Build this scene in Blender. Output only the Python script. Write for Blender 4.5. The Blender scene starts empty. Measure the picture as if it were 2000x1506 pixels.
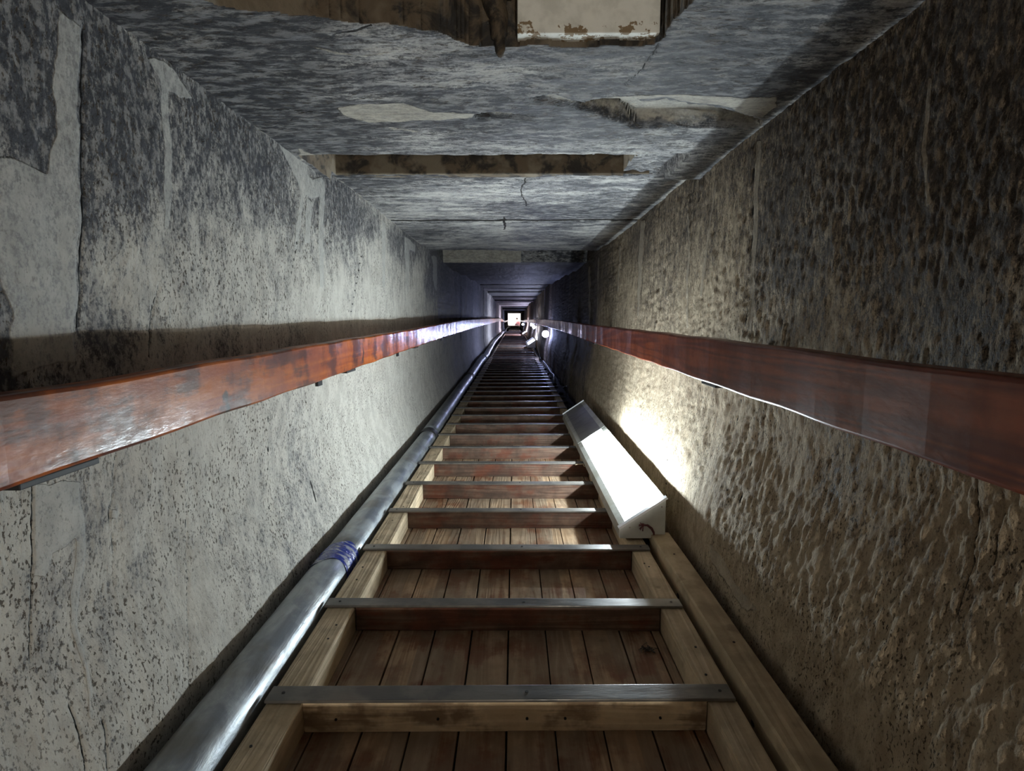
import bpy, bmesh, math, random
import numpy as np
from mathutils import Vector, Matrix
random.seed(7)
rng = np.random.RandomState(11)
C = bpy.context.scene.collection
sc = bpy.context.scene

# ------------------------------------------------------------------ camera
F = 1100.0; CZ = 0.66
TH = math.atan((753 - 622) / F); YAW = math.atan(5 / F)
ct, st = math.cos(TH), math.sin(TH)
cam_d = bpy.data.cameras.new('camera'); cam = bpy.data.objects.new('camera', cam_d); C.objects.link(cam)
cam_d.sensor_width = 36; cam_d.lens = 36 * F / 2000; cam_d.clip_start = 0.01; cam_d.clip_end = 500
cam.location = (0, 0, CZ); cam.rotation_euler = (math.pi / 2 - TH, 0, YAW)
sc.camera = cam

def zplane(u, v, z):
    "point of the horizontal surface at height z seen at pixel u, v"
    Z = z - CZ; t = (753 - v) / F
    Y = Z * (ct + t * st) / (t * ct - st); d = Y * ct - Z * st
    return ((u - 1005) / F * d, Y)

def xplane(u, v, x):
    "point (y, z) of the side surface at x seen at pixel u, v"
    t = (753 - v) / F; d = x * F / (u - 1005)
    return (d * ct + t * d * st, CZ - d * st + t * d * ct)

# ------------------------------------------------------------------ numpy noise
def _h(i, j, k, s):
    n = (i * 374761393 + j * 668265263 + k * 2147483647 + s * 1274126177) & 0xffffffff
    n = ((n ^ (n >> 13)) * 1274126177) & 0xffffffff
    n = ((n ^ (n >> 16)) * 2246822519) & 0xffffffff
    return ((n ^ (n >> 15)) & 0xffff) / 65535.0

def vnoise(x, y, z, s=0):
    x = np.asarray(x, float); y = np.asarray(y, float); z = np.asarray(z, float)
    i = np.floor(x).astype(np.int64); j = np.floor(y).astype(np.int64); k = np.floor(z).astype(np.int64)
    fx, fy, fz = x - i, y - j, z - k
    fx = fx * fx * (3 - 2 * fx); fy = fy * fy * (3 - 2 * fy); fz = fz * fz * (3 - 2 * fz)
    r = 0
    for a in (0, 1):
        for b in (0, 1):
            for c in (0, 1):
                w = (fx if a else 1 - fx) * (fy if b else 1 - fy) * (fz if c else 1 - fz)
                r = r + w * _h(i + a, j + b, k + c, s)
    return r - 0.5

def fbm(x, y, z, o=4, s=0):
    r = 0; a = 1.0
    for q in range(o):
        r = r + a * vnoise(x * 2 ** q, y * 2 ** q, z * 2 ** q, s + q); a *= 0.5
    return r

def sstep(a, b, x):
    t = np.clip((x - a) / (b - a), 0, 1); return t * t * (3 - 2 * t)

def sd_poly(P, px, py):
    "signed distance, positive inside"
    d = np.full(px.shape, 1e9); ins = np.zeros(px.shape, bool)
    n = len(P)
    for a in range(n):
        x0, y0 = P[a]; x1, y1 = P[(a + 1) % n]
        ex, ey = x1 - x0, y1 - y0; L = ex * ex + ey * ey + 1e-12
        t = np.clip(((px - x0) * ex + (py - y0) * ey) / L, 0, 1)
        d = np.minimum(d, np.hypot(px - x0 - t * ex, py - y0 - t * ey))
        c = ((y0 > py) != (y1 > py)) & (px < (x1 - x0) * (py - y0) / (y1 - y0 + 1e-12) + x0)
        ins ^= c
    return np.where(ins, d, -d)

def d_line(P, px, py):
    d = np.full(px.shape, 1e9)
    for a in range(len(P) - 1):
        x0, y0 = P[a]; x1, y1 = P[a + 1]
        ex, ey = x1 - x0, y1 - y0; L = ex * ex + ey * ey + 1e-12
        t = np.clip(((px - x0) * ex + (py - y0) * ey) / L, 0, 1)
        d = np.minimum(d, np.hypot(px - x0 - t * ex, py - y0 - t * ey))
    return d

# ------------------------------------------------------------------ nodes
class N:
    def __init__(s, name):
        s.m = bpy.data.materials.new(name); s.m.use_nodes = True; s.t = s.m.node_tree; s.t.nodes.clear()
        s.o = s.t.nodes.new('ShaderNodeOutputMaterial'); s.b = s.t.nodes.new('ShaderNodeBsdfPrincipled')
        s.t.links.new(s.b.outputs[0], s.o.inputs[0])
        s.co = s.t.nodes.new('ShaderNodeTexCoord').outputs['Object']
    def L(s, a, b):
        if isinstance(a, (int, float)):
            b.default_value = a
        elif isinstance(a, tuple):
            b.default_value = a if len(a) == len(b.default_value) else (*a, 1)
        else:
            s.t.links.new(a, b)
    def set(s, **k):
        for n, v in k.items():
            s.L(v, s.b.inputs[n.replace('_', ' ')])
    def math(s, op, a, b=0.0, c=None, clamp=False):
        n = s.t.nodes.new('ShaderNodeMath'); n.operation = op; n.use_clamp = clamp
        s.L(a, n.inputs[0]); s.L(b, n.inputs[1])
        if c is not None: s.L(c, n.inputs[2])
        return n.outputs[0]
    def scale(s, v, sx, sy, sz):
        n = s.t.nodes.new('ShaderNodeMapping'); s.L(v, n.inputs[0]); n.inputs['Scale'].default_value = (sx, sy, sz); return n.outputs[0]
    def noise(s, v, sc_, det=4, rough=.5, dist=0, col=False):
        n = s.t.nodes.new('ShaderNodeTexNoise'); s.L(v, n.inputs['Vector'])
        n.inputs['Scale'].default_value = sc_; n.inputs['Detail'].default_value = det
        n.inputs['Roughness'].default_value = rough; n.inputs['Distortion'].default_value = dist
        return n.outputs[1 if col else 0]
    def vor(s, v, sc_, feat='F1', out=0):
        n = s.t.nodes.new('ShaderNodeTexVoronoi'); s.L(v, n.inputs['Vector']); n.inputs['Scale'].default_value = sc_; n.feature = feat
        return n.outputs[out]
    def mr(s, v, a, b, c=0.0, d=1.0, smooth=True):
        n = s.t.nodes.new('ShaderNodeMapRange'); n.interpolation_type = 'SMOOTHSTEP' if smooth else 'LINEAR'
        s.L(v, n.inputs[0])
        for q, w in enumerate((a, b, c, d)): s.L(w, n.inputs[q + 1])
        return n.outputs[0]
    def mix(s, f, a, b, mode='MIX'):
        n = s.t.nodes.new('ShaderNodeMix'); n.data_type = 'RGBA'; n.blend_type = mode
        s.L(f, n.inputs[0]); s.L(a, n.inputs[6]); s.L(b, n.inputs[7]); return n.outputs[2]
    def xyz(s, v):
        n = s.t.nodes.new('ShaderNodeSeparateXYZ'); s.L(v, n.inputs[0]); return n.outputs
    def attr(s, name):
        n = s.t.nodes.new('ShaderNodeAttribute'); n.attribute_name = name; return s.xyz(n.outputs['Vector'])
    def bump(s, h, dist, strength=1.0):
        n = s.t.nodes.new('ShaderNodeBump'); s.L(h, n.inputs['Height']); n.inputs['Distance'].default_value = dist
        n.inputs['Strength'].default_value = strength; s.t.links.new(n.outputs[0], s.b.inputs['Normal']); return n
M = {}

def stone_material(name, light, mid, soot, veil, soot_h, elong, freq, plaster, spec=.5, rough=.6, chip=0.5, bumpd=.006, amount=0.0, ygrad=None, pit=(.05, .035, .02), pitk=.9):
    """mottled stone: pale body with small dark pits under flaking soot; 'soot_h' = (axis, from, to, low, high)
    where the soot deposit thickens; attribute feat = plaster, stain with painted shade, crack"""
    n = N(name); p = n.xyz(n.co)
    vs = n.scale(n.co, *elong)
    fine = n.math('ADD', n.math('MULTIPLY', n.noise(vs, freq, 6, .70), .62), n.math('MULTIPLY', n.noise(n.co, freq * 2.1, 4, .7), .38))
    med = n.noise(vs, freq * .2, 5, .6)
    big = n.noise(n.co, 1.9, 4, .55)
    at = n.attr('feat')
    rag = n.math('MULTIPLY', n.math('SUBTRACT', n.noise(n.co, 38, 5, .6), .5), .9)
    pl = n.mr(n.math('ADD', at[0], rag), .38, .66)
    stn = n.math('ADD', at[1], n.math('MULTIPLY', rag, .4))
    crk = n.mr(n.math('ADD', at[2], n.math('MULTIPLY', rag, .5)), .4, .7)
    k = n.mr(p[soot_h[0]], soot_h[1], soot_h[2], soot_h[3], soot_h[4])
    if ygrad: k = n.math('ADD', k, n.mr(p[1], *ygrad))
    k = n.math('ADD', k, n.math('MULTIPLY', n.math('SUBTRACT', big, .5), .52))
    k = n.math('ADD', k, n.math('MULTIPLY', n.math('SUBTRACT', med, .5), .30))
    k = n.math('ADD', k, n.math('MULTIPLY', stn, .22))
    k = n.math('ADD', k, amount)
    sf = n.mr(n.math('ADD', fine, k), .44, .60)
    sf = n.math('MULTIPLY', sf, n.mr(n.noise(vs, freq * .55, 6, .72), .40, .54, .30, 1))
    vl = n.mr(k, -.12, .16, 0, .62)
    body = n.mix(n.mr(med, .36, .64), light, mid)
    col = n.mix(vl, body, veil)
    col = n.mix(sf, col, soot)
    pits = n.noise(vs, freq * 1.5, 3, .6)
    pm = n.math('MULTIPLY', n.mr(pits, .555, .64), n.mr(n.noise(n.co, 6, 3, .5), .35, .6, .25, 1))
    col = n.mix(n.math('MULTIPLY', pm, pitk), col, pit)
    pcol = n.mix(n.mr(n.noise(n.co, 26, 4, .6), .35, .65), plaster, tuple(c * .8 for c in plaster))
    col = n.mix(n.math('MULTIPLY', pl, n.mr(fine, .40, .60, .95, .45)), col, pcol)
    col = n.mix(crk, col, (.014, .012, .011))
    n.set(Base_Color=col, Roughness=n.mr(sf, 0, 1, min(1, rough + .25), rough), Specular_IOR_Level=spec)
    h = n.math('ADD', n.math('MULTIPLY', n.noise(vs, freq * .8, 6, .68), chip), n.math('MULTIPLY', fine, .25))
    h = n.math('SUBTRACT', h, n.math('MULTIPLY', pm, .25))
    h = n.math('MULTIPLY', h, n.mr(pl, 0, 1, 1, .3))
    h = n.math('SUBTRACT', h, n.math('MULTIPLY', crk, .4))
    n.bump(h, bumpd)
    return n.m

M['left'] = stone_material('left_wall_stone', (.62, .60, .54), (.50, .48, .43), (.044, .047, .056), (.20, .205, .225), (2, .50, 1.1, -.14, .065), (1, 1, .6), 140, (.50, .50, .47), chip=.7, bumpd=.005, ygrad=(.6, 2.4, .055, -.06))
M['right'] = stone_material('right_wall_stone', (.60, .49, .345), (.43, .335, .225), (.066, .052, .042), (.19, .15, .115), (2, .35, 1.0, -.13, .05), (1, 1, .5), 190, (.36, .31, .24), spec=.3, rough=.7, chip=1.3, bumpd=.007, amount=.0)
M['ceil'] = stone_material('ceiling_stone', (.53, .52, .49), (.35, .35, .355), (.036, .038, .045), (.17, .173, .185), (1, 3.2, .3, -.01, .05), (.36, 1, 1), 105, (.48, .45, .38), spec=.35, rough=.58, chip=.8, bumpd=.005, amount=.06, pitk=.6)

def simple(name, col, rough=.6, metal=0, spec=.5, emit=None, power=0):
    n = N(name); n.set(Base_Color=col, Roughness=rough, Metallic=metal, Specular_IOR_Level=spec)
    if emit: n.set(Emission_Color=emit, Emission_Strength=power)
    return n.m

def wood_material(name, a, b, dirt, axis=1, rough=.65, sc_=30, stain=None, gloss=False, dirtamt=.5, plank=None, spec=.4, dark=.3):
    n = N(name)
    el = [1, 1, 1]; el[axis] = .06
    v = n.scale(n.co, *el)
    ring = n.noise(v, sc_ * .5, 3, .5, 1.2)
    w = n.math('FRACT', n.math('MULTIPLY', ring, 9.0))
    w = n.math('ABSOLUTE', n.math('SUBTRACT', w, .5))
    grain = n.noise(v, sc_ * 5, 5, .65)
    g = n.math('ADD', n.math('MULTIPLY', w, 1.1), n.math('MULTIPLY', grain, .5))
    col = n.mix(n.mr(g, .2, .85), a, b)
    if plank:
        x = n.xyz(n.co)
        idx = n.math('FLOOR', n.math('DIVIDE', n.math('ADD', x[0], 5.241), plank))
        wn = n.t.nodes.new('ShaderNodeTexWhiteNoise'); wn.noise_dimensions = '1D'; n.L(idx, wn.inputs['W'])
        col = n.mix(1.0, col, n.mix(wn.outputs[0], (.72, .72, .75), (1.15, 1.05, .95)), 'MULTIPLY')
    if stain:
        sv = n.noise(n.scale(n.co, 1, 1, 1), 9, 5, .6)
        sv2 = n.noise(v, sc_ * 2.2, 4, .7)
        col = n.mix(n.math('MULTIPLY', n.mr(n.math('MULTIPLY_ADD', sv2, .5, sv), .70, .86), .8), col, stain)
    dn = n.noise(n.co, 14, 6, .65)
    col = n.mix(n.math('MULTIPLY', n.mr(dn, .5 - .12, .5 + .14), dirtamt), col, dirt)
    kn = n.mr(n.noise(n.co, 21, 2, .4), .68, .76)
    col = n.mix(n.math('MULTIPLY', kn, dark), col, (.03, .02, .014))
    n.set(Base_Color=col, Roughness=n.mr(dn, .3, .7, rough * .8, min(1, rough * 1.25)), Specular_IOR_Level=spec)
    if gloss:
        n.set(Coat_Weight=.26, Coat_Roughness=n.mr(n.noise(n.co, 60, 4, .6), .35, .65, .08, .20))
        bn = n.bump(n.math('ADD', n.math('MULTIPLY', n.noise(n.scale(n.co, 1, .3, 1), 70, 4, .6), .5), n.math('MULTIPLY', n.noise(n.co, 11, 3, .5), 1.2)), .0008)
        n.t.links.new(bn.outputs[0], n.b.inputs['Coat Normal'])
    else:
        n.bump(n.math('ADD', g, n.math('MULTIPLY', dn, .6)), .0015)
    return n.m

M['deck'] = wood_material('worn_deck_boards', (.36, .25, .155), (.50, .375, .25), (.25, .19, .13), 1, .6, 26, (.17, .055, .02), plank=.0765, dirtamt=.65)
M['riser'] = wood_material('dark_batten_wood', (.12, .068, .046), (.20, .12, .08), (.05, .035, .026), 0, .7, 24, (.15, .040, .018), dirtamt=.6)
M['riser2'] = wood_material('pale_batten_wood', (.74, .58, .37), (.82, .67, .46), (.42, .30, .18), 0, .7, 20, (.12, .06, .03), dirtamt=.45)
M['rail'] = wood_material('pale_side_rail_wood', (.50, .39, .25), (.66, .53, .36), (.33, .265, .18), 1, .75, 22, None, dirtamt=.65)
M['beam'] = wood_material('tan_beam_wood', (.44, .34, .215), (.54, .425, .275), (.30, .235, .15), 1, .75, 12, None, dirtamt=.7)
M['handL'] = wood_material('varnished_orange_wood', (.52, .135, .016), (.36, .075, .010), (.20, .036, .008), 1, .4, 20, (.02, .010, .010), gloss=True, dirtamt=.45, spec=.25, dark=.9)
M['handR'] = wood_material('varnished_red_wood', (.30, .070, .022), (.14, .030, .014), (.09, .022, .013), 1, .45, 20, None, gloss=True, dirtamt=.5, spec=.2)

def strip_mat():
    n = N('worn_grey_metal_strip'); d = n.noise(n.scale(n.co, .2, 1, 1), 30, 5, .65)
    e = n.noise(n.co, 12, 4, .6)
    n.set(Base_Color=n.mix(n.mr(e, .4, .6), (.11, .105, .098), (.18, .165, .145)), Metallic=.2, Specular_IOR_Level=.35, Roughness=n.mr(d, .35, .65, .28, .48))
    n.bump(d, .001); return n.m
M['strip'] = strip_mat()

def pipe_mat():
    n = N('galvanised_pipe_metal')
    a = n.noise(n.scale(n.co, 1, .5, 1), 22, 5, .6, .6); b = n.noise(n.scale(n.co, 1, .08, 1), 70, 4, .6); c = n.vor(n.co, 45, 'F1', 0)
    col = n.mix(n.mr(a, .38, .62), (.23, .255, .285), (.38, .41, .43))
    col = n.mix(n.math('MULTIPLY', n.mr(n.noise(n.co, 7, 4, .6), .5, .7), .7), col, (.17, .16, .14))
    n.set(Base_Color=col, Metallic=.55, Roughness=n.mr(n.math('ADD', a, b), .75, 1.25, .33, .52))
    n.bump(n.math('ADD', n.math('MULTIPLY', b, .4), n.math('MULTIPLY', a, .6)), .0025); return n.m
M['pipe'] = pipe_mat()

def tape_mat():
    n = N('blue_plastic_tape'); d = n.noise(n.scale(n.co, 1, 2.5, 1), 26, 3, .5, 1.0)
    n.set(Base_Color=n.mix(n.mr(d, .50, .60), (.02, .035, .22), (.30, .31, .36)), Roughness=.25)
    n.bump(n.noise(n.co, 60, 3, .5, 1), .003); return n.m
M['tape'] = tape_mat()

def painted(name, a, b, rough=.45):
    n = N(name); d = n.noise(n.co, 13, 5, .6)
    n.set(Base_Color=n.mix(n.mr(d, .42, .66), a, b), Roughness=rough); n.bump(d, .0008); return n.m
M['body'] = painted('cream_painted_metal', (.42, .42, .38), (.31, .30, .25))
M['plate'] = painted('pale_painted_end_plate', (.62, .64, .62), (.52, .54, .51))
M['blank'] = painted('grey_brown_cover', (.16, .15, .13), (.10, .09, .08), .4)
M['screw'] = simple('bright_screw', (.8, .8, .8), .25, .9)
M['iron'] = simple('black_iron', (.012, .012, .013), .6, .2)
M['redwire'] = painted('dull_red_wire', (.16, .045, .05), (.09, .03, .035), .6)
M['cable'] = simple('grey_cable', (.42, .44, .45), .45)
M['blackc'] = simple('black_cable', (.02, .02, .022), .5)
M['white_plastic'] = simple('white_plastic', (.75, .76, .78), .4)
LAMP = (.80, .93, 1.0)
M['diff'] = simple('lit_diffuser', (.9, .9, .9), .5, emit=LAMP, power=16)
M['diff2'] = simple('lit_diffuser_far', (.9, .9, .9), .5, emit=(.62, .72, 1.0), power=6)
M['diff_fill'] = simple('lit_diffuser_fill', (.9, .9, .9), .5, emit=(1.0, .95, .86), power=2.5)  # cover of the added fill lamp behind the viewpoint
M['globe'] = simple('lit_globe', (.9, .9, .9), .5, emit=(.45, .53, 1.0), power=105)

def floor_mat():
    n = N('dusty_stone_floor'); d = n.noise(n.co, 24, 7, .7)
    n.set(Base_Color=n.mix(n.mr(d, .35, .65), (.03, .027, .024), (.11, .095, .075)), Roughness=.9); n.bump(d, .01); return n.m
M['floor'] = floor_mat()
def rock_mat(name, a, b, c, sc_=18):
    n = N(name); d = n.noise(n.co, sc_, 6, .65, .5); e = n.noise(n.co, sc_ * .4, 4, .6)
    col = n.mix(n.mr(d, .42, .56), a, b); col = n.mix(n.mr(e, .5, .6), col, c)
    n.set(Base_Color=col, Roughness=.8); n.bump(d, .006); return n.m
M['rock'] = rock_mat('brown_broken_stone', (.022, .018, .014), (.11, .082, .052), (.17, .14, .10))
M['jamb'] = rock_mat('pinkish_jamb_stone', (.17, .13, .15), (.30, .24, .26), (.22, .18, .2))
M['rubble'] = rock_mat('dark_rubble', (.05, .043, .036), (.14, .12, .10), (.02, .018, .016))
def whiteblock_mat():
    n = N('whitewashed_stone'); d = n.noise(n.co, 30, 5, .6); p = n.xyz(n.co)
    col = n.mix(n.mr(d, .4, .65), (.86, .86, .80), (.70, .70, .64))
    rust = n.math('MULTIPLY', n.mr(n.math('ADD', n.noise(n.co, 45, 4, .65), n.mr(p[2], 1.068, 1.095, .20, 0)), .72, .75), .9)
    n.set(Base_Color=n.mix(rust, col, (.20, .12, .04)), Roughness=.75); n.bump(d, .002); return n.m
M['whiteblock'] = whiteblock_mat()

# ------------------------------------------------------------------ mesh helpers
def link(name, me, mats, parent=None):
    o = bpy.data.objects.new(name, me); C.objects.link(o)
    for m in (mats if isinstance(mats, (list, tuple)) else [mats]): me.materials.append(m)
    if parent is not None: o.parent = parent
    return o
def tag(o, label=None, cat=None, group=None, kind=None):
    for k, v in (('label', label), ('category', cat), ('group', group), ('kind', kind)):
        if v: o[k] = v
    return o
def empty(name, loc=(0, 0, 0)):
    o = bpy.data.objects.new(name, None); C.objects.link(o); o.location = loc; o.empty_display_size = .05; return o

class MB:
    def __init__(s): s.bm = bmesh.new()
    def box(s, x0, x1, y0, y1, z0, z1, bev=0, jit=0, mat=0, seg=0):
        before = len(s.bm.verts)
        vs = [s.bm.verts.new((x, y, z)) for x in (x0, x1) for y in (y0, y1) for z in (z0, z1)]
        fs = [s.bm.faces.new([vs[i] for i in f]) for f in ((0, 1, 3, 2), (4, 6, 7, 5), (0, 4, 5, 1), (2, 3, 7, 6), (0, 2, 6, 4), (1, 5, 7, 3))]
        for f in fs: f.material_index = mat
        es = {e for f in fs for e in f.edges}
        if bev:
            r = bmesh.ops.bevel(s.bm, geom=list(es), offset=bev, segments=2, profile=.6, affect='EDGES')
            for f in r['faces']: f.material_index = mat
        if jit:
            s.bm.verts.ensure_lookup_table()
            for v in list(s.bm.verts)[before:]:
                v.co += Vector((random.uniform(-jit, jit), random.uniform(-jit, jit), random.uniform(-jit, jit)))
        return s
    def prism(s, prof, y0, y1, mat=0):
        "profile of (x, z) extruded along y"
        a = [s.bm.verts.new((x, y0, z)) for x, z in prof]; b = [s.bm.verts.new((x, y1, z)) for x, z in prof]
        n = len(prof)
        s.bm.faces.new(a).material_index = mat; s.bm.faces.new(b[::-1]).material_index = mat
        for i in range(n): s.bm.faces.new((a[i], a[(i + 1) % n], b[(i + 1) % n], b[i])).material_index = mat
        return s
    def tube(s, pts, r, n=12, cap=True, mat=0):
        pts = [Vector(p) for p in pts]; rs = r if isinstance(r, (list, tuple)) else [r] * len(pts)
        rings = []; up = Vector((0, 0, 1))
        for i, p in enumerate(pts):
            d = (pts[min(i + 1, len(pts) - 1)] - pts[max(i - 1, 0)]).normalized()
            u = up if abs(d.dot(up)) < .95 else Vector((1, 0, 0))
            a = d.cross(u).normalized(); b = a.cross(d).normalized()
            rings.append([s.bm.verts.new(p + (a * math.cos(2 * math.pi * k / n) + b * math.sin(2 * math.pi * k / n)) * rs[i]) for k in range(n)])
        for i in range(len(rings) - 1):
            for k in range(n):
                f = s.bm.faces.new((rings[i][k], rings[i][(k + 1) % n], rings[i + 1][(k + 1) % n], rings[i + 1][k])); f.smooth = True; f.material_index = mat
        if cap:
            s.bm.faces.new(rings[0][::-1]).material_index = mat; s.bm.faces.new(rings[-1]).material_index = mat
        return s
    def ball(s, c, r, sx=1, sy=1, sz=1, sub=3, rough=0, smooth=True):
        g = bmesh.ops.create_icosphere(s.bm, subdivisions=sub, radius=r)
        for v in g['verts']:
            k = 1 + (random.uniform(-rough, rough) if rough else 0)
            v.co = Vector((v.co.x * sx * k, v.co.y * sy * k, v.co.z * sz * k)) + Vector(c)
            if smooth:
                for f in v.link_faces: f.smooth = True
        return s
    def build(s, name, mats, parent=None):
        bmesh.ops.recalc_face_normals(s.bm, faces=s.bm.faces)
        me = bpy.data.meshes.new(name); s.bm.to_mesh(me); s.bm.free()
        return link(name, me, mats, parent)

def grid(name, X, Y, Z, mats, feat=None, flip=False, keep=None, matidx=None):
    "X, Y, Z arrays of shape (a, b)"
    a, b = X.shape
    co = np.stack([X, Y, Z], -1).reshape(-1, 3).astype(np.float32)
    i = np.arange((a - 1) * (b - 1)); r = i // (b - 1); c = i % (b - 1)
    q = r * b + c
    fc = np.stack([q, q + 1, q + b + 1, q + b], -1)
    if flip: fc = fc[:, ::-1]
    me = bpy.data.meshes.new(name)
    me.vertices.add(len(co)); me.vertices.foreach_set('co', co.ravel())
    me.loops.add(fc.size); me.loops.foreach_set('vertex_index', fc.ravel().astype(np.int32))
    me.polygons.add(len(fc)); me.polygons.foreach_set('loop_start', (np.arange(len(fc)) * 4).astype(np.int32))
    if matidx is not None:
        me.polygons.foreach_set('material_index', matidx.ravel().astype(np.int32))
    me.update(calc_edges=True); me.validate()
    if feat is not None:
        at = me.attributes.new('feat', 'FLOAT_VECTOR', 'POINT')
        at.data.foreach_set('vector', np.stack(feat, -1).reshape(-1).astype(np.float32))
    return link(name, me, mats)

def soft(sd, w): return np.clip(.5 + sd / (2 * w), 0, 1)

# y stations with about equal spacing in the picture
def ystations(near, far, a, px):
    ys = list(np.arange(-3.0, near, .08)); y = near
    while y < far:
        ys.append(y); y += min(max(y * y * px / (F * a), .0015), .08 if y < 16 else .25)
    for e in (8.5, 9.75, 15.15): ys += [e + q for q in (-.02, -.01, -.005, 0, .005, .01, .02, .04)]
    ys.append(far); return np.array(sorted(ys))

# ------------------------------------------------------------------ walls
END = 46.0
joints_near = []
def block_offset(Y, seed, amp=.006):
    "each course of stone stands a little proud or back"
    r = np.random.RandomState(seed); y = -3.2; off = np.zeros_like(Y)
    edges = []
    while y < END:
        w = r.uniform(.55, 1.1) if y < 8 else r.uniform(.8, 1.7); o = r.uniform(-amp, amp)
        off = np.where((Y >= y) & (Y < y + w), o, off); edges.append(y); y += w
    return off, edges

def build_wall(name, side, mat, polys, stain_shade, lines, base):
    ys = ystations(.42, END, .5, 2.6)
    zs = np.linspace(-.03, 1.24, 300)
    Y, Z = np.meshgrid(ys, zs, indexing='ij')
    X = base(Y, Z)
    off, edges = block_offset(Y, 3 if side < 0 else 5)
    X = X + off * sstep(2.5, 4, Y)
    pl = np.zeros_like(X); stn = np.zeros_like(X); crk = np.zeros_like(X)
    near = (ys > .3) & (ys < 11)
    yn, zn = Y[near], Z[near]
    wx = fbm(yn * 14, zn * 14, yn * 0, 3, 4) * .012; wz = fbm(yn * 14 + 9, zn * 14, yn * 0, 3, 8) * .012
    p_, s_, c_ = pl[near], stn[near], crk[near]
    xc = side * .52
    for P, w in polys:
        Q = [xplane(u, v, xc) for u, v in P]
        p_ = np.maximum(p_, soft(sd_poly(Q, yn + wx, zn + wz), w))
    for P, w, k in stain_shade:
        Q = [xplane(u, v, xc) for u, v in P]
        s_ = np.where(True, s_ + k * soft(sd_poly(Q, yn, zn), w), s_)
    for P, w in lines:
        Q = [xplane(u, v, xc) for u, v in P]
        c_ = np.maximum(c_, np.clip(1.25 - d_line(Q, yn + wx * .5, zn) / (w * .7), 0, 1))
    pl[near] = p_; stn[near] = s_; crk[near] = c_
    # joints between far courses
    for e in edges:
        if e > 4.5:
            g = np.clip(1 - np.abs(Y + .02 * fbm(Y * 0, Z * 6, Y * 0 + e, 3, 2) - e) / .014, 0, 1); crk = np.maximum(crk, g * .9)
            m = vnoise(np.full_like(Y, e * 7.7), Z * 1.5, Y * 0, 3)
            g2 = np.clip(1 - np.abs(Y - e - .05) / .05, 0, 1) * (m > .0); pl = np.maximum(pl, g2 * .8)
    # soot wash plus contact shade painted into the colour near the floor
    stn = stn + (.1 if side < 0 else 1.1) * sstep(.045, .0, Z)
    if side < 0:
        d = .0040 * fbm(Y * 22, Z * 9, Y * 0, 4, 1) + .006 * fbm(Y * 4, Z * 3, Y * 0, 3, 2)
        chip_ = fbm(Y * 75, Z * 30, Y * 0, 3, 3); d = d + .0035 * np.clip(np.abs(chip_) - .18, 0, 1) * (1 - .8 * pl)
    else:
        chip_ = fbm(Y * 120, Z * 60, Y * 0, 3, 3); c2 = fbm(Y * 120, Z * 50, Y * 0, 3, 13)
        area = sstep(-.25, .15, fbm(Y * 2.3, Z * 2.3, Y * 0, 3, 21) + .1)
        d = .009 * fbm(Y * 4, Z * 3, Y * 0, 3, 2) + (.0046 * chip_ + .0016 * c2) * (.35 + .65 * area) * (1 - .8 * pl)
    d = d * (1 - .6 * pl) + .0015 * pl - .004 * crk
    X = X - side * d
    # battered foot of the wall
    X = X - side * ((.046 * sstep(.32, .06, Z)) if side < 0 else (.040 * sstep(.46, .17, Z)))
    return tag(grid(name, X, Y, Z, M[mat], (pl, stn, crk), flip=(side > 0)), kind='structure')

def narrow(Y): return 0.0 * Y
L_poly = [
    ([(138, 15), (185, 45), (190, 380), (198, 700), (60, 740), (62, 600), (40, 520), (0, 480), (0, 285), (60, 300), (130, 330), (145, 250)], .006),
    ([(312, 115), (345, 120), (400, 188), (380, 196), (348, 178)], .006),
    ([(341, 165), (354, 172), (360, 300), (357, 440), (347, 440), (343, 300)], .005),
    ([(560, 283), (614, 305), (620, 342), (645, 350), (642, 385), (606, 380), (585, 330)], .006),
    ([(640, 350), (650, 360), (648, 560), (640, 560)], .008),
    ([(603, 375), (611, 378), (600, 480), (594, 480)], .006),
    ([(615, 385), (626, 390), (622, 470), (612, 470)], .006),
    ([(756, 428), (763, 434), (763, 560), (757, 560)], .012),
    ([(798, 458), (820, 478), (819, 492), (808, 488), (808, 570), (802, 570)], .012),
    ([(850, 498), (860, 500), (860, 570), (855, 560)], .02),
    ([(110, 955), (200, 938), (203, 1010), (205, 1052), (192, 1048), (178, 1062), (150, 1075), (138, 1122), (115, 1126)], .003),
    ([(200, 940), (212, 1000), (205, 1100), (200, 1180), (192, 1280), (178, 1418), (172, 1410), (184, 1290), (184, 1160), (196, 1050)], .003),
    ([(22, 1020), (34, 1040), (28, 1100), (18, 1080)], .003), ([(12, 1285), (33, 1300), (30, 1350), (15, 1345)], .003),
    ([(258, 993), (270, 995), (268, 1015), (256, 1010)], .003),
    ([(0, 900), (40, 985), (20, 1060), (0, 1060)], .003)]
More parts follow.
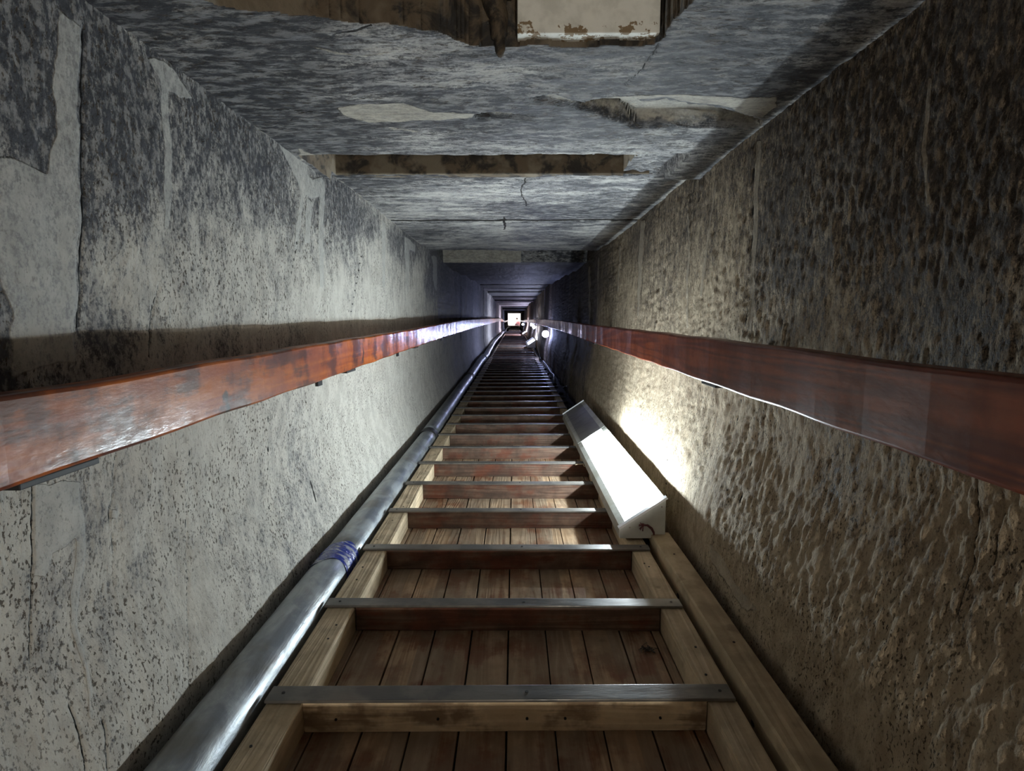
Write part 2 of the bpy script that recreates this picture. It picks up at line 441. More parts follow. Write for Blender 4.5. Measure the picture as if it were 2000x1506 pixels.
L_stain_shade = [
    ([(0, 480), (60, 560), (75, 700), (80, 780), (0, 790)], .02, .9),
    ([(200, 60), (330, 140), (335, 420), (200, 440)], .05, .35),
    ([(360, 190), (560, 300), (590, 420), (360, 400)], .06, .25),
    ([(640, 350), (830, 480), (830, 520), (660, 430)], .06, .35),
    ([(820, 480), (870, 510), (870, 650), (835, 650)], .3, .4),
    ([(855, 490), (965, 570), (965, 660), (870, 660)], .5, .75),
    ([(0, 0), (130, 10), (140, 240), (120, 320), (0, 290)], .02, .35),
    ([(300, 1060), (372, 1050), (388, 1250), (350, 1300), (308, 1200)], .03, .12),
    ([(702, 720), (722, 720), (722, 835), (705, 820)], .03, .3), ([(752, 715), (770, 715), (768, 800), (756, 810)], .03, .3),
    ([(200, 640), (640, 640), (620, 700), (200, 740)], .04, .3),  # cast shadow of the handrail, painted on the wall as darkening
    ([(850, 700), (900, 650), (940, 650), (900, 760)], .3, .35)]
L_line = [([(268, 880), (262, 960), (254, 1000), (262, 1085)], .0016), ([(402, 880), (396, 1030), (388, 1130), (366, 1270), (358, 1340)], .0018),
          ([(108, 945), (112, 1100), (108, 1180), (105, 1290)], .0018), ([(12, 1105), (18, 1200), (13, 1270)], .0022),
          ([(192, 55), (197, 400), (203, 640)], .0035), ([(345, 560), (332, 640), (325, 700)], .003), ([(600, 470), (588, 540)], .003),
          ([(720, 500), (706, 580), (700, 620)], .004), ([(548, 770), (545, 1000)], .0016), ([(152, 1380), (155, 1506)], .002), ([(820, 490), (820, 560)], .005),
          ([(196, 1410), (193, 1506)], .002), ([(620, 860), (622, 1000)], .0018), ([(765, 740), (768, 790)], .004)]
def baseL(Y, Z):
    b = -.553 + (Z / 1.1) * .01
    b = b + .012 * sstep(9.7, 9.8, Y) + .018 * sstep(15.1, 15.2, Y) - .01 * sstep(20, 20.2, Y)
    return b
build_wall('wall_left', -1, 'left', L_poly, L_stain_shade, L_line, baseL)
R_poly = [
    ([(1243, 430), (1252, 430), (1252, 480), (1247, 620), (1244, 620)], .008),
    ([(1203, 478), (1207, 478), (1207, 570), (1204, 570)], .01), ([(1164, 500), (1167, 500), (1166, 620), (1164, 620)], .01),
    ([(1143, 520), (1147, 520), (1152, 640), (1149, 640)], .012),
    ([(1478, 275), (1487, 275), (1482, 640), (1474, 640)], .004),
    ([(1397, 350), (1401, 350), (1386, 470), (1378, 580), (1374, 580), (1382, 470)], .003),
    ([(1338, 415), (1341, 415), (1347, 480), (1351, 640), (1347, 640), (1343, 480)], .004),
    ([(1812, 150), (1820, 150), (1816, 300), (1826, 400), (1818, 400), (1808, 300)], .002),
    ([(1172, 678), (1204, 676), (1202, 686), (1176, 684)], .006),
    ([(1445, 1060), (1470, 1090), (1560, 1200), (1530, 1190), (1450, 1100)], .01),
    ([(1290, 290 + 700), (1330, 980), (1400, 1120), (1340, 1100)], .02)]
R_stain = [
    ([(1500, 0), (2000, 0), (2000, 700), (1500, 620), (1490, 280)], .08, .55),
    ([(1740, 370), (1790, 380), (1785, 480), (1750, 490)], .015, .35),
    ([(1070, 560), (1150, 500), (1160, 640), (1160, 700), (1130, 760), (1060, 730)], .35, 1.2),
    ([(1230, 700), (1290, 700), (1290, 850), (1240, 850)], .03, -.15),
    ([(1150, 690), (1330, 740), (1310, 980), (1200, 830)], .15, -.2),
    ([(1620, 900), (1780, 920), (1700, 1030), (1640, 1000)], .03, .2),
    ([(1290, 1052), (1310, 1040), (1660, 1450), (1700, 1506), (1640, 1506)], .01, 1.2)]
R_line = [([(1474, 330), (1470, 640)], .003), ([(1936, 900), (1942, 1080), (1936, 1200)], .0022), ([(1462, 780), (1453, 870)], .003),
          ([(1283, 900), (1282, 935)], .004), ([(1340, 880), (1350, 1010)], .002), ([(1497, 900), (1492, 1000)], .0016), ([(1990, 1000), (1985, 1100)], .002)]
def baseR(Y, Z):
    b = .485 + (Z / 1.1) * .04 + .012 * sstep(1.4, 2.4, Y) + .02 * sstep(3, 6, Y)
    b = b - .034 * sstep(8.49, 8.51, Y) - .02 * sstep(15.1, 15.2, Y)
    return b
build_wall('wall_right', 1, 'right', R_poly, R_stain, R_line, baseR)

# ------------------------------------------------------------------ ceiling
def build_ceiling():
    ys = list(np.arange(-3.0, .42, .06)); y = .42
    slot0, slot1 = zplane(1000, 302, 1.058)[1], zplane(1000, 341, 1.085)[1]
    j1, j2 = zplane(1000, 432, 1.083)[1], zplane(1000, 478, 1.09)[1]
    steps = [(slot1 - .05, 1.085), (j1, 1.083), (j2, 1.096), (3.70, 1.20), (4.32, 1.080), (5.2, 1.10), (5.9, 1.145), (6.25, 1.135), (7.2, 1.185), (7.5, 1.165), (8.6, 1.20), (8.9, 1.175), (9.8, 1.172), (10.8, 1.185), (11.1, 1.158), (12.2, 1.175),
             (13.4, 1.150), (15.1, 1.120), (17, 1.135), (19, 1.115), (21.5, 1.10), (24.6, 1.045), (28, 1.07), (33, 1.06), (39, 1.07)]
    while y < END:
        ys.append(y); y += min(max(y * y * 2.4 / (F * .42), .0022), .12)
    for a, h in steps[1:]: ys += [a + q * (.5 + .25 * a) for q in (-.016, -.010, -.006, -.002, .002, .006, .010, .016)]
    ys += [slot0 + q for q in (-.01, -.006, -.002, .002, .006, .01)] + [slot1 + q for q in (-.006, -.003, 0, .003, .006)]
    ys = np.array(sorted(ys + [END]))
    xs = np.linspace(-.60, .60, 420)
    Y, X = np.meshgrid(ys, xs, indexing='ij')
    wob = .010 * fbm(X * 9, Y * 0, Y * 0, 4, 5)
    Z = np.full_like(X, 1.058)
    # slab heights farther in
    for a, h in steps: Z = np.where(Y + wob * .5 > a, h, Z)
    stn = np.zeros_like(X); pl = np.zeros_like(X); crk = np.zeros_like(X)
    # joints
    for a, h in steps[1:]:
        g = (a not in (3.70, 4.32)) * np.clip(1.2 - np.abs(Y + wob * .5 - a) / (.011 + .0036 * a), 0, 1); crk = np.maximum(crk, g); Z = Z + .003 * g
    # slot between the first slabs
    e1 = slot0 + .012 * fbm(X * 7, Y * 0, Y * 0, 4, 6); e2 = slot1 + .003 * fbm(X * 15, Y * 0, Y * 0, 3, 7)
    slot = (Y > e1) & (Y < e2) & (X < .43 - .0 * Y) & (X > -.530)
    shallow = (X > .32) & (Y > e1)
    Z = np.where(slot, np.where(shallow, 1.095 + .02 * fbm(X * 20, Y * 20, Y * 0, 3, 1), 1.235), Z)
    # hole at the broken slab edge
    P = [(300, -40), (420, 8), (500, 22), (600, 28), (700, 38), (850, 62), (905, 84), (985, 92), (1010, 90), (1100, 90), (1280, 88), (1300, 66), (1328, 30), (1368, -20)]
    Q = [zplane(u, v, 1.058) for u, v in P]
    Q = Q + [(Q[-1][0] + .05, .50), (Q[-1][0], -.1), (Q[0][0], -.1), (Q[0][0] - .05, .50)]
    hs = sd_poly(Q, X + .012 * fbm(X * 24, Y * 24, Y * 0, 3, 41), Y + .010 * fbm(X * 24 + 5, Y * 24, Y * 0, 3, 40))
    hole = hs > 0
    Z = np.where(hole, 1.36 + .03 * fbm(X * 8, Y * 8, Y * 0, 3, 12), Z)
    # spalls and patches on the first slab
    z0 = 1.058
    def pz(P): return [zplane(u, v, z0) for u, v in P]
    wx = .012 * fbm(X * 16, Y * 16, Y * 0, 3, 31); wy = .010 * fbm(X * 16 + 3, Y * 16, Y * 0, 3, 32)
    rec = soft(sd_poly(pz([(1130, 212), (1160, 196), (1235, 193), (1250, 200), (1300, 198), (1400, 212), (1485, 238), (1480, 247), (1240, 250), (1210, 235)]), X + wx * .3, Y + wy * .3), .010)
    rec2 = soft(sd_poly(pz([(1030, 196), (1080, 186), (1130, 200), (1180, 215), (1240, 247), (1190, 232), (1120, 212), (1060, 203)]), X, Y), .010)
    rec3 = soft(sd_poly(pz([(925, 226), (960, 218), (1010, 224), (1045, 231), (930, 232)]), X, Y), .008)
    Z = Z + np.where(Y < slot0 + .05, .034 * sstep(.3, .8, rec) + .012 * sstep(.3, .8, rec2) + .014 * sstep(.3, .8, rec3), 0)
    pl = np.maximum(pl, np.maximum(rec, np.maximum(rec2 * .7, rec3 * .7)))
    for PP, w, k in [([(652, 208), (700, 203), (790, 203), (850, 220), (930, 222), (925, 232), (800, 234), (720, 236), (665, 222)], .006, .9),
                  ([(600, 92), (700, 105), (790, 95), (802, 100), (720, 113), (640, 104)], .005, .62),
                  ([(1140, 192), (1250, 186), (1400, 188), (1510, 192), (1520, 208), (1485, 232), (1400, 207), (1300, 194), (1240, 195)], .006, .85),
                  ([(745, 242), (830, 256), (850, 262), (760, 252)], .005, .6), ([(575, 288), (617, 304), (625, 342), (600, 330)], .01, .9),
                  ([(1360, 345), (1480, 246), (1500, 235), (1500, 262), (1370, 350)], .006, .45)]:
        pl = np.maximum(pl, k * soft(sd_poly(pz(PP), X + wx, Y + wy), w) * (Y < slot0 + .05))
    for PP, w, k in [([(190, 10), (620, 40), (700, 160), (560, 240), (400, 190)], .06, .45), ([(430, 200), (650, 205), (700, 300), (620, 305)], .05, .4),
                     ([(1330, 60), (1500, 50), (1520, 190), (1300, 185)], .05, .3), ([(620, 60), (1000, 110), (1200, 130), (1000, 190), (700, 180)], .06, -.18),
                     ([(700, 240), (1300, 250), (1300, 300), (700, 300)], .06, -.10)]:
        stn = stn + k * soft(sd_poly(pz(PP), X, Y), w) * (Y < slot0 + .05)
    for PP, w in [([(540, 212), (600, 216), (662, 221)], .003), ([(1290, 88), (1268, 118), (1240, 150), (1222, 165)], .0018), ([(650, 66), (700, 55), (720, 48)], .004),
                  ([(835, 230), (930, 233), (1100, 236)], .0015), ([(1140, 196), (1210, 232), (1240, 250)], .002)]:
        crk = np.maximum(crk, np.clip(1.25 - d_line(pz(PP), X + wx * .6, Y + wy * .6) / w, 0, 1) * (Y < slot0 + .05))
    # second slab has a light and streaky face, deeper stones are black with soot
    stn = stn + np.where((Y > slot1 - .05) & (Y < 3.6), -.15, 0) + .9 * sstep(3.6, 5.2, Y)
    q = ((Y > 4.26) & (Y < 4.36)); pl = np.maximum(pl, .9 * q * (X < .05))
    for PP, w in [([(0.035, 1.78), (.02, 1.95), (.03, 2.1), (.045, 2.22)], .006), ([(-.05, 2.45), (-.04, 2.6), (-.055, 2.8)], .012)]:
        crk = np.maximum(crk, np.clip(1.1 - d_line(PP, X + wx, Y) / w, 0, 1) * .8)
    seam = sstep(-.25, .1, fbm(Y * 5, X * 0, X * 0, 3, 77))
    pl = np.maximum(pl, .5 * seam * (np.clip(1.3 + (-.541 - X) / .007, 0, 1) + np.clip(1.3 + (X - .524) / .007, 0, 1)) * (Y < 3.6))
    rough = .004 * fbm(X * 10, Y * 26, Y * 0, 4, 9) + .0022 * fbm(X * 34, Y * 80, Y * 0, 3, 10) + .006 * fbm(X * 3, Y * 3, Y * 0, 2, 11)
    Z = Z - rough * (1 - .7 * pl) + .003 * crk
    zc = np.maximum.reduce([Z[:-1, :-1], Z[1:, :-1], Z[:-1, 1:], Z[1:, 1:]])
    yc = Y[:-1, :-1]
    mi = ((zc > 1.2) & (yc < 2.2)).astype(int)
    return tag(grid('ceiling', X, Y, Z, [M['ceil'], M['rock']], (pl, stn, crk), matidx=mi), kind='structure')
ceiling = build_ceiling()
# whitewashed block seen up inside the hole, with the broken stone beside it
x0, yy = zplane(1010, 84, 1.058); x1, _ = zplane(1284, 84, 1.058)
MB().box(x0, x1, yy - .012, yy + .05, 1.066, 1.36, .002).build('white_block', M['whiteblock'], ceiling)
b = MB(); bx = zplane(985, 100, 1.058)
for k, (dx, dz, r) in enumerate([(-.008, 1.09, .022), (-.014, 1.13, .028), (.0, 1.17, .035), (-.02, 1.22, .04), (-.006, 1.062, .014)]):
    b.ball((bx[0] + dx, bx[1] - .02, dz), r, .62, .7, 1.5, 3, .10)
b.build('hanging_stone', M['rock'], ceiling)
# mortar lip inside the slot
_s1 = zplane(1000, 341, 1.085)[1]
MB().box(-.541, .40, _s1 - .004, _s1 + .04, 1.086, 1.26, .004).build('slot_stone', M['rock'], ceiling)

# ------------------------------------------------------------------ floor and ends
ys = np.concatenate([np.arange(-3, 6, .04), np.arange(6, END + 3, .4)]); xs = np.linspace(-.62, .62, 60)
Y, X = np.meshgrid(ys, xs, indexing='ij')
Z = -.006 + .012 * np.clip(fbm(X * 14, Y * 14, Y * 0, 4, 61), -.5, .25)
tag(grid('floor', X, Y, Z, M['floor'], flip=True), kind='structure')
tag(MB().box(-.7, .7, -3.1, -3.0, -.05, 1.5).build('wall_back', M['right']), kind='structure')

def portal(name, y, depth, xi0, xi1, zt, mat):
    b = MB(); o0, o1 = -.62, .62
    b.box(o0, xi0, y, y + depth, -.02, 1.3, .006); b.box(xi1, o1, y, y + depth, -.02, 1.3, .006); b.box(xi0 - .002, xi1 + .002, y, y + depth, zt, 1.3, .006)
    return tag(b.build(name, mat), kind='structure')
M['frame_pale'] = rock_mat('pale_frame_stone', (.30, .28, .30), (.44, .41, .42), (.36, .33, .34))
portal('trim_1', 9.8, .16, -.530, .518, 1.158, M['frame_pale'])
portal('trim_2', 15.3, .25, -.505, .505, 1.10, M['jamb'])
portal('trim_3', 24.7, .12, -.515, .50, 1.035, M['frame_pale'])
portal('trim_4', END - 1.2, 1.5, -.53, .47, 1.055, M['jamb'])
tag(MB().box(-.55, .50, END - .6, END + .6, -.02, .085, .01).build('trim_5', M['jamb']), kind='structure')
tag(MB().box(-.40, .40, 24.55, 24.72, -.02, .10, .008).build('trim_6', M['frame_pale']), kind='structure')
# ground outside
tag(MB().box(-12, 12, END + .61, END + 30, -.16, -.06).build('ground', rock_mat('pale_sand', (.55, .48, .38), (.62, .55, .44), (.5, .44, .36), 3)), kind='structure')

# ------------------------------------------------------------------ walkway
XL0, XL1, XR0, XR1 = -.388, -.332, .304, .350
PITCH = .2885; Y0 = .815; NT = 27
way = empty('wooden_walkway', (0, 0, 0))
tag(way, 'brown ladder-like wooden walkway with raised cross battens, running from the front edge', 'walkway')
def deck(y0, y1, z0, z1, parent):
    b = MB(); x = XL1 - .003; k = 0
    edges = [-.335, -.318, -.241, -.165, -.0885, -.012, .0645, .141, .2175, .285, .304]
    for i in range(len(edges) - 1):
        g = .0012 if i not in (4, 2, 8) else .002
        dz = random.uniform(-.0015, .001)
        b.box(edges[i] + g, edges[i + 1] - g, y0, y1, z0, z1 + dz, .0012)
    return b.build('plank_deck', M['deck'], parent)
deck(-2.45, Y0 + PITCH * NT, .0, .013, way)
steps_obj = []
for i in range(-11, NT):
    y = Y0 + PITCH * i
    tilt = {0: .012, 1: .0, 2: -.0008}.get(i, random.uniform(-.004, .004))
    w = .034 if i < 1 else random.uniform(.026, .032)
    mat = M['riser2'] if i == 0 else M['riser']
    bb = MB(); bb.box(XL1 + .001, XR0 - .001, y + .003, y + .034, .013, .064, .002, .0006)
    if i == 0:
        for xx in (-.28, -.12, .02, .08, .23): bb.tube([(xx, y + .0015, .035), (xx, y + .006, .035)], .0022, 8, mat=1)
    bat = bb.build('batten', [mat, M['iron']], way)
    sb = MB(); x0s = XL0 + .002 - random.uniform(0, .008); x1s = XR1 - random.uniform(0, .004)
    sb.box(x0s, x1s, y - .002, y + w, .0655, .0705, .0012)
    for xx in (XL0 + .022, XR0 + .024, .02):
        sb.tube([(xx, y + w * .5, .0695), (xx, y + w * .5, .0712)], .0028, 8, mat=1)
    stp = sb.build('metal_edge_strip', [M['strip'], M['iron']], bat)
    for o in (bat,):
        o.rotation_euler = (0, 0, tilt)
        o.location = (y * math.sin(tilt), y * (1 - math.cos(tilt)), 0)
for side, (a, c) in enumerate(((XL0, XL1), (XR0, XR1))):
    for i in range(-11, NT):
        y = Y0 + PITCH * i
        b = MB(); jx = random.uniform(-.002, .002); e = random.uniform(.0, .006)
        ds = .0
        b.box(a + jx, c + jx, y + .018 - e * .5, y + PITCH + .010 - e, .0, .0645, .0035, .0007)
        for q in range(2):
            yy2 = y + random.uniform(.05, PITCH - .05); xx = (a + c) / 2 + random.uniform(-.012, .012)
            b.tube([(xx, yy2, .0640), (xx, yy2, .0655)], .0022, 8, mat=1)
        b.build('side_rail', [M['rail'], M['iron']], way)

# farther walkway, lower and more closely battened
fw = empty('plank_walkway', (0, 8.62, 0))
tag(fw, 'distant grey-brown plank walkway climbing on to the bright opening', 'walkway')
FY0 = Y0 + PITCH * NT + .02
def fpart(b, name, mat):
    o = b.build(name, mat, fw); o.location = (0, -8.62, 0); return o
b = MB()
for k in range(9): b.box(-.36 + k * .077, -.285 + k * .077, FY0, 24.5, .0, .045, .001)
fpart(b, 'plank_deck', M['deck'])
b = MB()
for k in range(9): b.box(-.30 + k * .066, -.236 + k * .066, 24.75, END - .62, .0, .05, .001)
fpart(b, 'plank_deck', M['deck'])
y = FY0 + .3; k = 0
while y < 24.3:
    big = abs(y - 12.2) < .5
    b = MB(); b.box(-.36, .35, y, y + (.12 if big else .03), .045, .070 if big else .058, .002)
    fpart(b, 'batten', M['strip'] if k % 3 == 0 or big else M['riser']); y += .9 if big else random.uniform(.30, .46); k += 1
y = 25.1
while y < END - 1:
    b = MB(); b.box(-.30, .29, y, y + .05, .05, .075, .002); fpart(b, 'batten', M['riser2']); y += .9
for a, c in ((-.385, -.36), (.35, .375)):
    fpart(MB().box(a, c, FY0, 24.4, 0, .06, .003), 'side_rail', M['rail'])

# loose timber beams by the right wall
def beam(prof_y, x0, x1, h, label, knots=0, rz=0.0):
    o = empty('timber_beam', ((x0 + x1) / 2, prof_y[0], 0)); b = MB()
    n = 14; ys_ = np.linspace(prof_y[0], prof_y[1], n)
    w = (x1 - x0) / 2; rings = []
    ch = .003
    prof = [(-w, 0), (-w, h - ch), (-w + ch, h), (w - ch, h), (w, h - ch), (w, 0)]
    for yv in ys_:
        j = .0012 * math.sin(yv * 5.1)
        rings.append([b.bm.verts.new((px + j + rz * (yv - prof_y[0]), yv - prof_y[0], pz + .001 * math.sin(yv * 7))) for px, pz in prof])
    for i in range(n - 1):
        for k in range(6): b.bm.faces.new((rings[i][k], rings[i][(k + 1) % 6], rings[i + 1][(k + 1) % 6], rings[i + 1][k]))
    b.bm.faces.new(rings[0]); b.bm.faces.new(rings[-1][::-1])
    t = b.build('timber', M['beam'], o)
    if knots:
        kb = MB()
        for yv in (.52, .8, 1.2): kb.ball((-w - .0003, yv - prof_y[0], h * .5), .006, .15, 1.6, 1, 2)
        for yv in (.46, .95, 1.33): kb.tube([(0, yv - prof_y[0], h - .0005), (0, yv - prof_y[0], h + .0015)], .0025, 8)
        kb.build('knot', simple('dark_knot', (.05, .03, .02), .7), o)
    tag(o, label, 'beam', 'loose beams along the right wall'); return o
beam((-.5, 1.475), .367, .420, .083, 'long tan squared beam lying between walkway and right wall in front of lamp box', 1)
beam((1.500, 3.3), .402, .430, .056, 'thin tan beam end lying in shade behind the lamp box end plate')

# ------------------------------------------------------------------ light boxes
def light_box(name, y0, ylit, y1, diff, label, apow, acol, blank=True):
    o = empty(name, (.346, y0, .0715)); cx, cy, cz = .346, y0, .0715
    S = lambda x, z: (x - cx, z - cz)
    Bl, Br, Lr, Ll = S(.2835, .0715), S(.4055, .0715), S(.4055, .178), S(.288, .0985)
    n = Vector((-(Lr[1] - Ll[1]), Lr[0] - Ll[0])).normalized(); t = Vector((Lr[0] - Ll[0], Lr[1] - Ll[1])).normalized()
    L = y1 - y0; W = (Vector(Lr) - Vector(Ll)).length
    MB().prism([Bl, Br, Lr, Ll], 0.002, L).build('housing', M['body'], o)
    def pt(s_, h): q = Vector(Ll) + t * s_ + n * h; return (q.x, q.y)
    # folded long edges
    for s0, s1, nm in ((-.002, .017, 'edge_trim'), (W - .020, W + .002, 'edge_trim')):
        for ya, yb in ((0.012, ylit - y0 - .004), (ylit - y0 + .004, L)):
            MB().prism([pt(s0, -.002), pt(s1, -.002), pt(s1, .002), pt(s0, .002)], ya, yb).build(nm, M['body'], o)
    ep = MB().prism([Bl, Br, pt(W + .002, .004), pt(-.003, .004)], -.003, .002).build('end_plate', M['plate'], o)
    MB().prism([pt(-.006, .001), pt(W + .006, .001), pt(W + .006, .007), pt(-.006, .007)], -.006, .010).build('flange', M['white_plastic'], ep)
    for s_ in (.020, W - .020):
        q = pt(s_, -.009); MB().tube([(q[0], -.0035, q[1]), (q[0], -.0055, q[1])], .0022, 10).build('screw', M['screw'], ep)
    # curved opal cover
    prof = [pt(.017, 0)] + [pt(.017 + (W - .037) * k / 8, .001 + .0025 * math.sin(math.pi * k / 8)) for k in range(9)] + [pt(W - .020, 0)]
    MB().prism(prof, .012, ylit - y0 - .002).build('diffuser', diff, o)
    q = pt(W * .84, .013); nl = 8
    for k in range(nl):      # light of the tube behind the opal cover
        al = bpy.data.lights.new('tube_light', 'POINT'); al.shadow_soft_size = .004; al.color = acol; al.energy = apow / nl
        lo = bpy.data.objects.new('tube_light', al); C.objects.link(lo); lo.parent = o
        lo.location = (q[0], .05 + (ylit - y0 - .12) * (k + .5) / nl, q[1])
    if blank:
        MB().prism([pt(.017, 0), pt(W - .020, 0), pt(W - .020, .0025), pt(.017, .0025)], ylit - y0 + .004, L - .01).build('cover', M['blank'], o)
        MB().prism([pt(-.003, .001), pt(W + .003, .001), pt(W + .003, .007), pt(-.003, .007)], L - .008, L).build('end_flange', M['white_plastic'], o)
    tag(o, label, 'lamp'); return o
lb = light_box('light_box', zplane(1000, 1050, .0715)[1], 2.49, 3.28, M['diff'], 'large cream metal lamp box with blazing white cover, resting on walkway by right wall', 19, LAMP)
# tuft of red wire at its end plate
b = MB()
kx, kz = .335 - .346 + .010, .038
for k in range(7):
    a = random.uniform(2.2, 4.6)
    b.tube([(kx, -.006, kz), (kx + .006 * math.cos(a), -.010, kz + .006 * math.sin(a)), (kx + .013 * math.cos(a), -.009 - random.uniform(0, .004), kz + .013 * math.sin(a) - .002)], .0013, 6)
b.ball((kx, -.006, kz), .0048, 1, .8, 1, 2, .12)
b.tube([(kx, -.006, kz), (kx + .012, -.008, kz + .001), (kx + .024, -.007, kz - .008), (kx + .030, -.006, kz - .020), (kx + .031, -.007, kz - .034)], .0018, 8)
b.tube([(kx, -.008, kz), (kx + .011, -.010, kz - .001), (kx + .022, -.009, kz - .011), (kx + .028, -.008, kz - .022), (kx + .030, -.008, kz - .034)], .0016, 8)
b.build('wire_tuft', M['redwire'], lb)
light_box('light_box', 11.4, 12.7, 13.2, M['diff2'], 'small distant pale lamp box on the walkway below the globe lamps', 25, (.62, .70, 1.0)).scale = (1.35, 1, 1.35)
light_box('light_box', 20.0, 21.2, 21.6, M['diff2'], 'tiny farthest lamp box on the walkway just before the pale stone frame', 80, (.75, .70, 1.0))
# added fill lamp: unseen copy of the box behind the viewpoint
light_box('light_box', -2.3, -1.2, -.75, M['diff_fill'], 'added cream metal lamp box behind the viewpoint, unseen fill light', 46, (1.0, .94, .84))

# globe lamps
def globe(x, y, z, r, label):
    o = empty('globe_lamp', (x, y, z))
    MB().ball((0, 0, 0), r, 1, 1, 1, 4).build('bulb', M['globe'], o)
    b = MB(); b.tube([(r * .8, r * .4, -r * .2), (.500 - x, r * .8, -r * .3)], r * .26, 14)
    b.build('lamp_holder', M['blackc'], o)
    tag(o, label, 'lamp', 'globe lamps hanging under the right handrail'); return o
globe(.452, 8.25, CZ - .225, .050, 'largest bluish-white globe lamp hanging below right handrail')
globe(.448, 13.1, CZ - .20, .036, 'second globe lamp along the right handrail, above a white-lit stone edge')
globe(.445, 14.9, CZ - .165, .034, 'small globe lamp touching the underside of the right handrail')
globe(.40, 27.0, CZ - .28, .050, 'farthest globe lamp, just right of the bright opening')

# ------------------------------------------------------------------ handrails
def handrail(name, side, stations, th, mat, label):
    "stations: (y, x_inner, ratio_top, ratio_bottom)"
    o = empty(name, (0, 0, 0)); A = np.array(stations)
    ysr = np.concatenate([np.linspace(A[0, 0], 4, 90), np.geomspace(4.02, A[-1, 0], 90)])
    xi = np.interp(ysr, A[:, 0], A[:, 1]); zt = CZ - xi * 1.0 * np.interp(ysr, A[:, 0], A[:, 2]); zb = CZ - xi * np.interp(ysr, A[:, 0], A[:, 3])
    b = MB(); rings = []
    for k, yv in enumerate(ysr):
        wob = .0012 * math.sin(yv * 9) + .0007 * math.sin(yv * 31 + side)
        xin = side * (xi[k] + wob); xo = side * (xi[k] + th); t_, bb_ = zt[k] + .0009 * math.sin(yv * 17), zb[k] + .0010 * math.sin(yv * 23 + 1)
        r = .005; e = side
        prof = [(xin, bb_ + r), (xin + e * r * .3, bb_ + r * .3), (xin + e * r, bb_), (xo - e * r, bb_), (xo, bb_ + r), (xo, t_ - r), (xo - e * r, t_), (xin + e * r, t_), (xin + e * r * .3, t_ - r * .3), (xin, t_ - r)]
        rings.append([b.bm.verts.new((x, yv, z)) for x, z in prof])
    n = 10
    for i in range(len(rings) - 1):
        for k in range(n):
            f = b.bm.faces.new((rings[i][k], rings[i][(k + 1) % n], rings[i + 1][(k + 1) % n], rings[i + 1][k])); f.smooth = k not in (4, 9, 2, 6)
    b.bm.faces.new(rings[0]); b.bm.faces.new(rings[-1][::-1])
    b.build('rail', M[mat], o)
    def br(yv, L=.10):
        x_ = float(np.interp(yv, ysr, xi)); zz = float(np.interp(yv, ysr, zb))
        wall = .546 if side < 0 else .50 + .012 * min(1, max(0, (yv - 1.4))) + .01
        m = MB(); xs_ = sorted((side * (x_ + .004), side * (wall + .006)))
        m.box(xs_[0], xs_[1], yv - L * .5, yv + L * .5, zz - .006, zz + .0005, .001)
        xw = sorted((side * (wall - .004), side * (wall + .006))); m.box(xw[0], xw[1], yv - L * .2, yv + L * .2, zz - .045, zz + .0, .001)
        m.build('bracket', M['iron'], o)
    for yv in ((.55, 1.56, 2.62, 4.2, 6.2, 8.6) if side < 0 else (.05, 1.17, 2.9, 4.6, 7.0, 9.4)): br(yv, .085 if yv > .6 else .1)
    tag(o, label, 'handrail'); return o
Lst = [(-.6, .45, .155, .340), (.6, .45, .151, .336), (1.3, .45, .130, .322), (2.4, .45, .110, .293), (3.6, .45, .07, .27), (5, .452, .03, .255), (8, .455, .012, .225), (14, .455, .0, .20), (18, .455, -.02, .18), (22, .45, .10, .28), (27, .45, .25, .42), (40, .45, .25, .42)]
Rst = [(-.6, .40, .125, .352), (.55, .40, .118, .346), (1.1, .40, .106, .335), (1.6, .40, .098, .325), (3.2, .40, .085, .305), (5.2, .41, .045, .27), (8, .415, .03, .26), (14, .42, .06, .27), (22, .42, .13, .33), (30, .42, .28, .46), (40, .42, .3, .48)]
handrail('handrail', -1, Lst, .030, 'handL', 'glossy orange-brown wooden handrail bracketed along the pale soot-marked wall')
handrail('handrail', 1, Rst, .034, 'handR', 'dark reddish-brown wooden handrail bracketed along the brown chipped wall')

# ------------------------------------------------------------------ pipe
pipe = empty('metal_pipe', (-.445, 0, .04)); tag(pipe, 'long grey galvanised pipe with blue tape, running along foot of left wall', 'pipe')
def plocal(pts): return [(x + .445, y, z - .04) for x, y, z in pts]
def psec(pts, r, nm='pipe_section', mat='pipe', n=40):
    P = []
    for i in range(len(pts) - 1):
        for k in range(6):
            t = k / 6; P.append(tuple(a + (b - a) * t for a, b in zip(pts[i], pts[i + 1])))
    P.append(pts[-1]); b = MB(); b.tube(plocal(P), r, n); return b.build(nm, M[mat], pipe)
R_ = .0472
def ypix(v, z): return zplane(1005, v, z)[1]
psec([(-.446, -.6, .046), (-.446, .6, .046), (-.445, 1.345, .047)], R_)
psec([(-.445, 1.33, .047), (-.443, 2.0, .049), (-.440, 2.83, .052)], R_ - .0018)
psec([(-.443, 2.80, .058), (-.446, 3.6, .062), (-.451, 4.6, .068), (-.450, 5.6, .074)], R_ - .003)
psec([(-.450, 5.58, .075), (-.449, 6.3, .088), (-.442, 7.1, .112), (-.425, 7.7, .126)], R_ - .004)
psec([(-.425, 7.68, .126), (-.41, 8.2, .128), (-.43, 9.2, .128), (-.445, 10.6, .128)], R_ - .006)
psec([(-.445, 10.5, .128), (-.448, 12.5, .15), (-.44, 15, .16), (-.43, 17.0, .15), (-.445, 19.5, .15), (-.43, 22, .14)], R_ - .008)
psec([(-.43, 22, .14), (-.40, 25, .11), (-.43, 29, .13), (-.36, 35, .12)], R_ - .01)
psec([(-.441, 2.79, .052), (-.441, 2.855, .053)], R_ + .004, 'joint_collar', 'blackc')
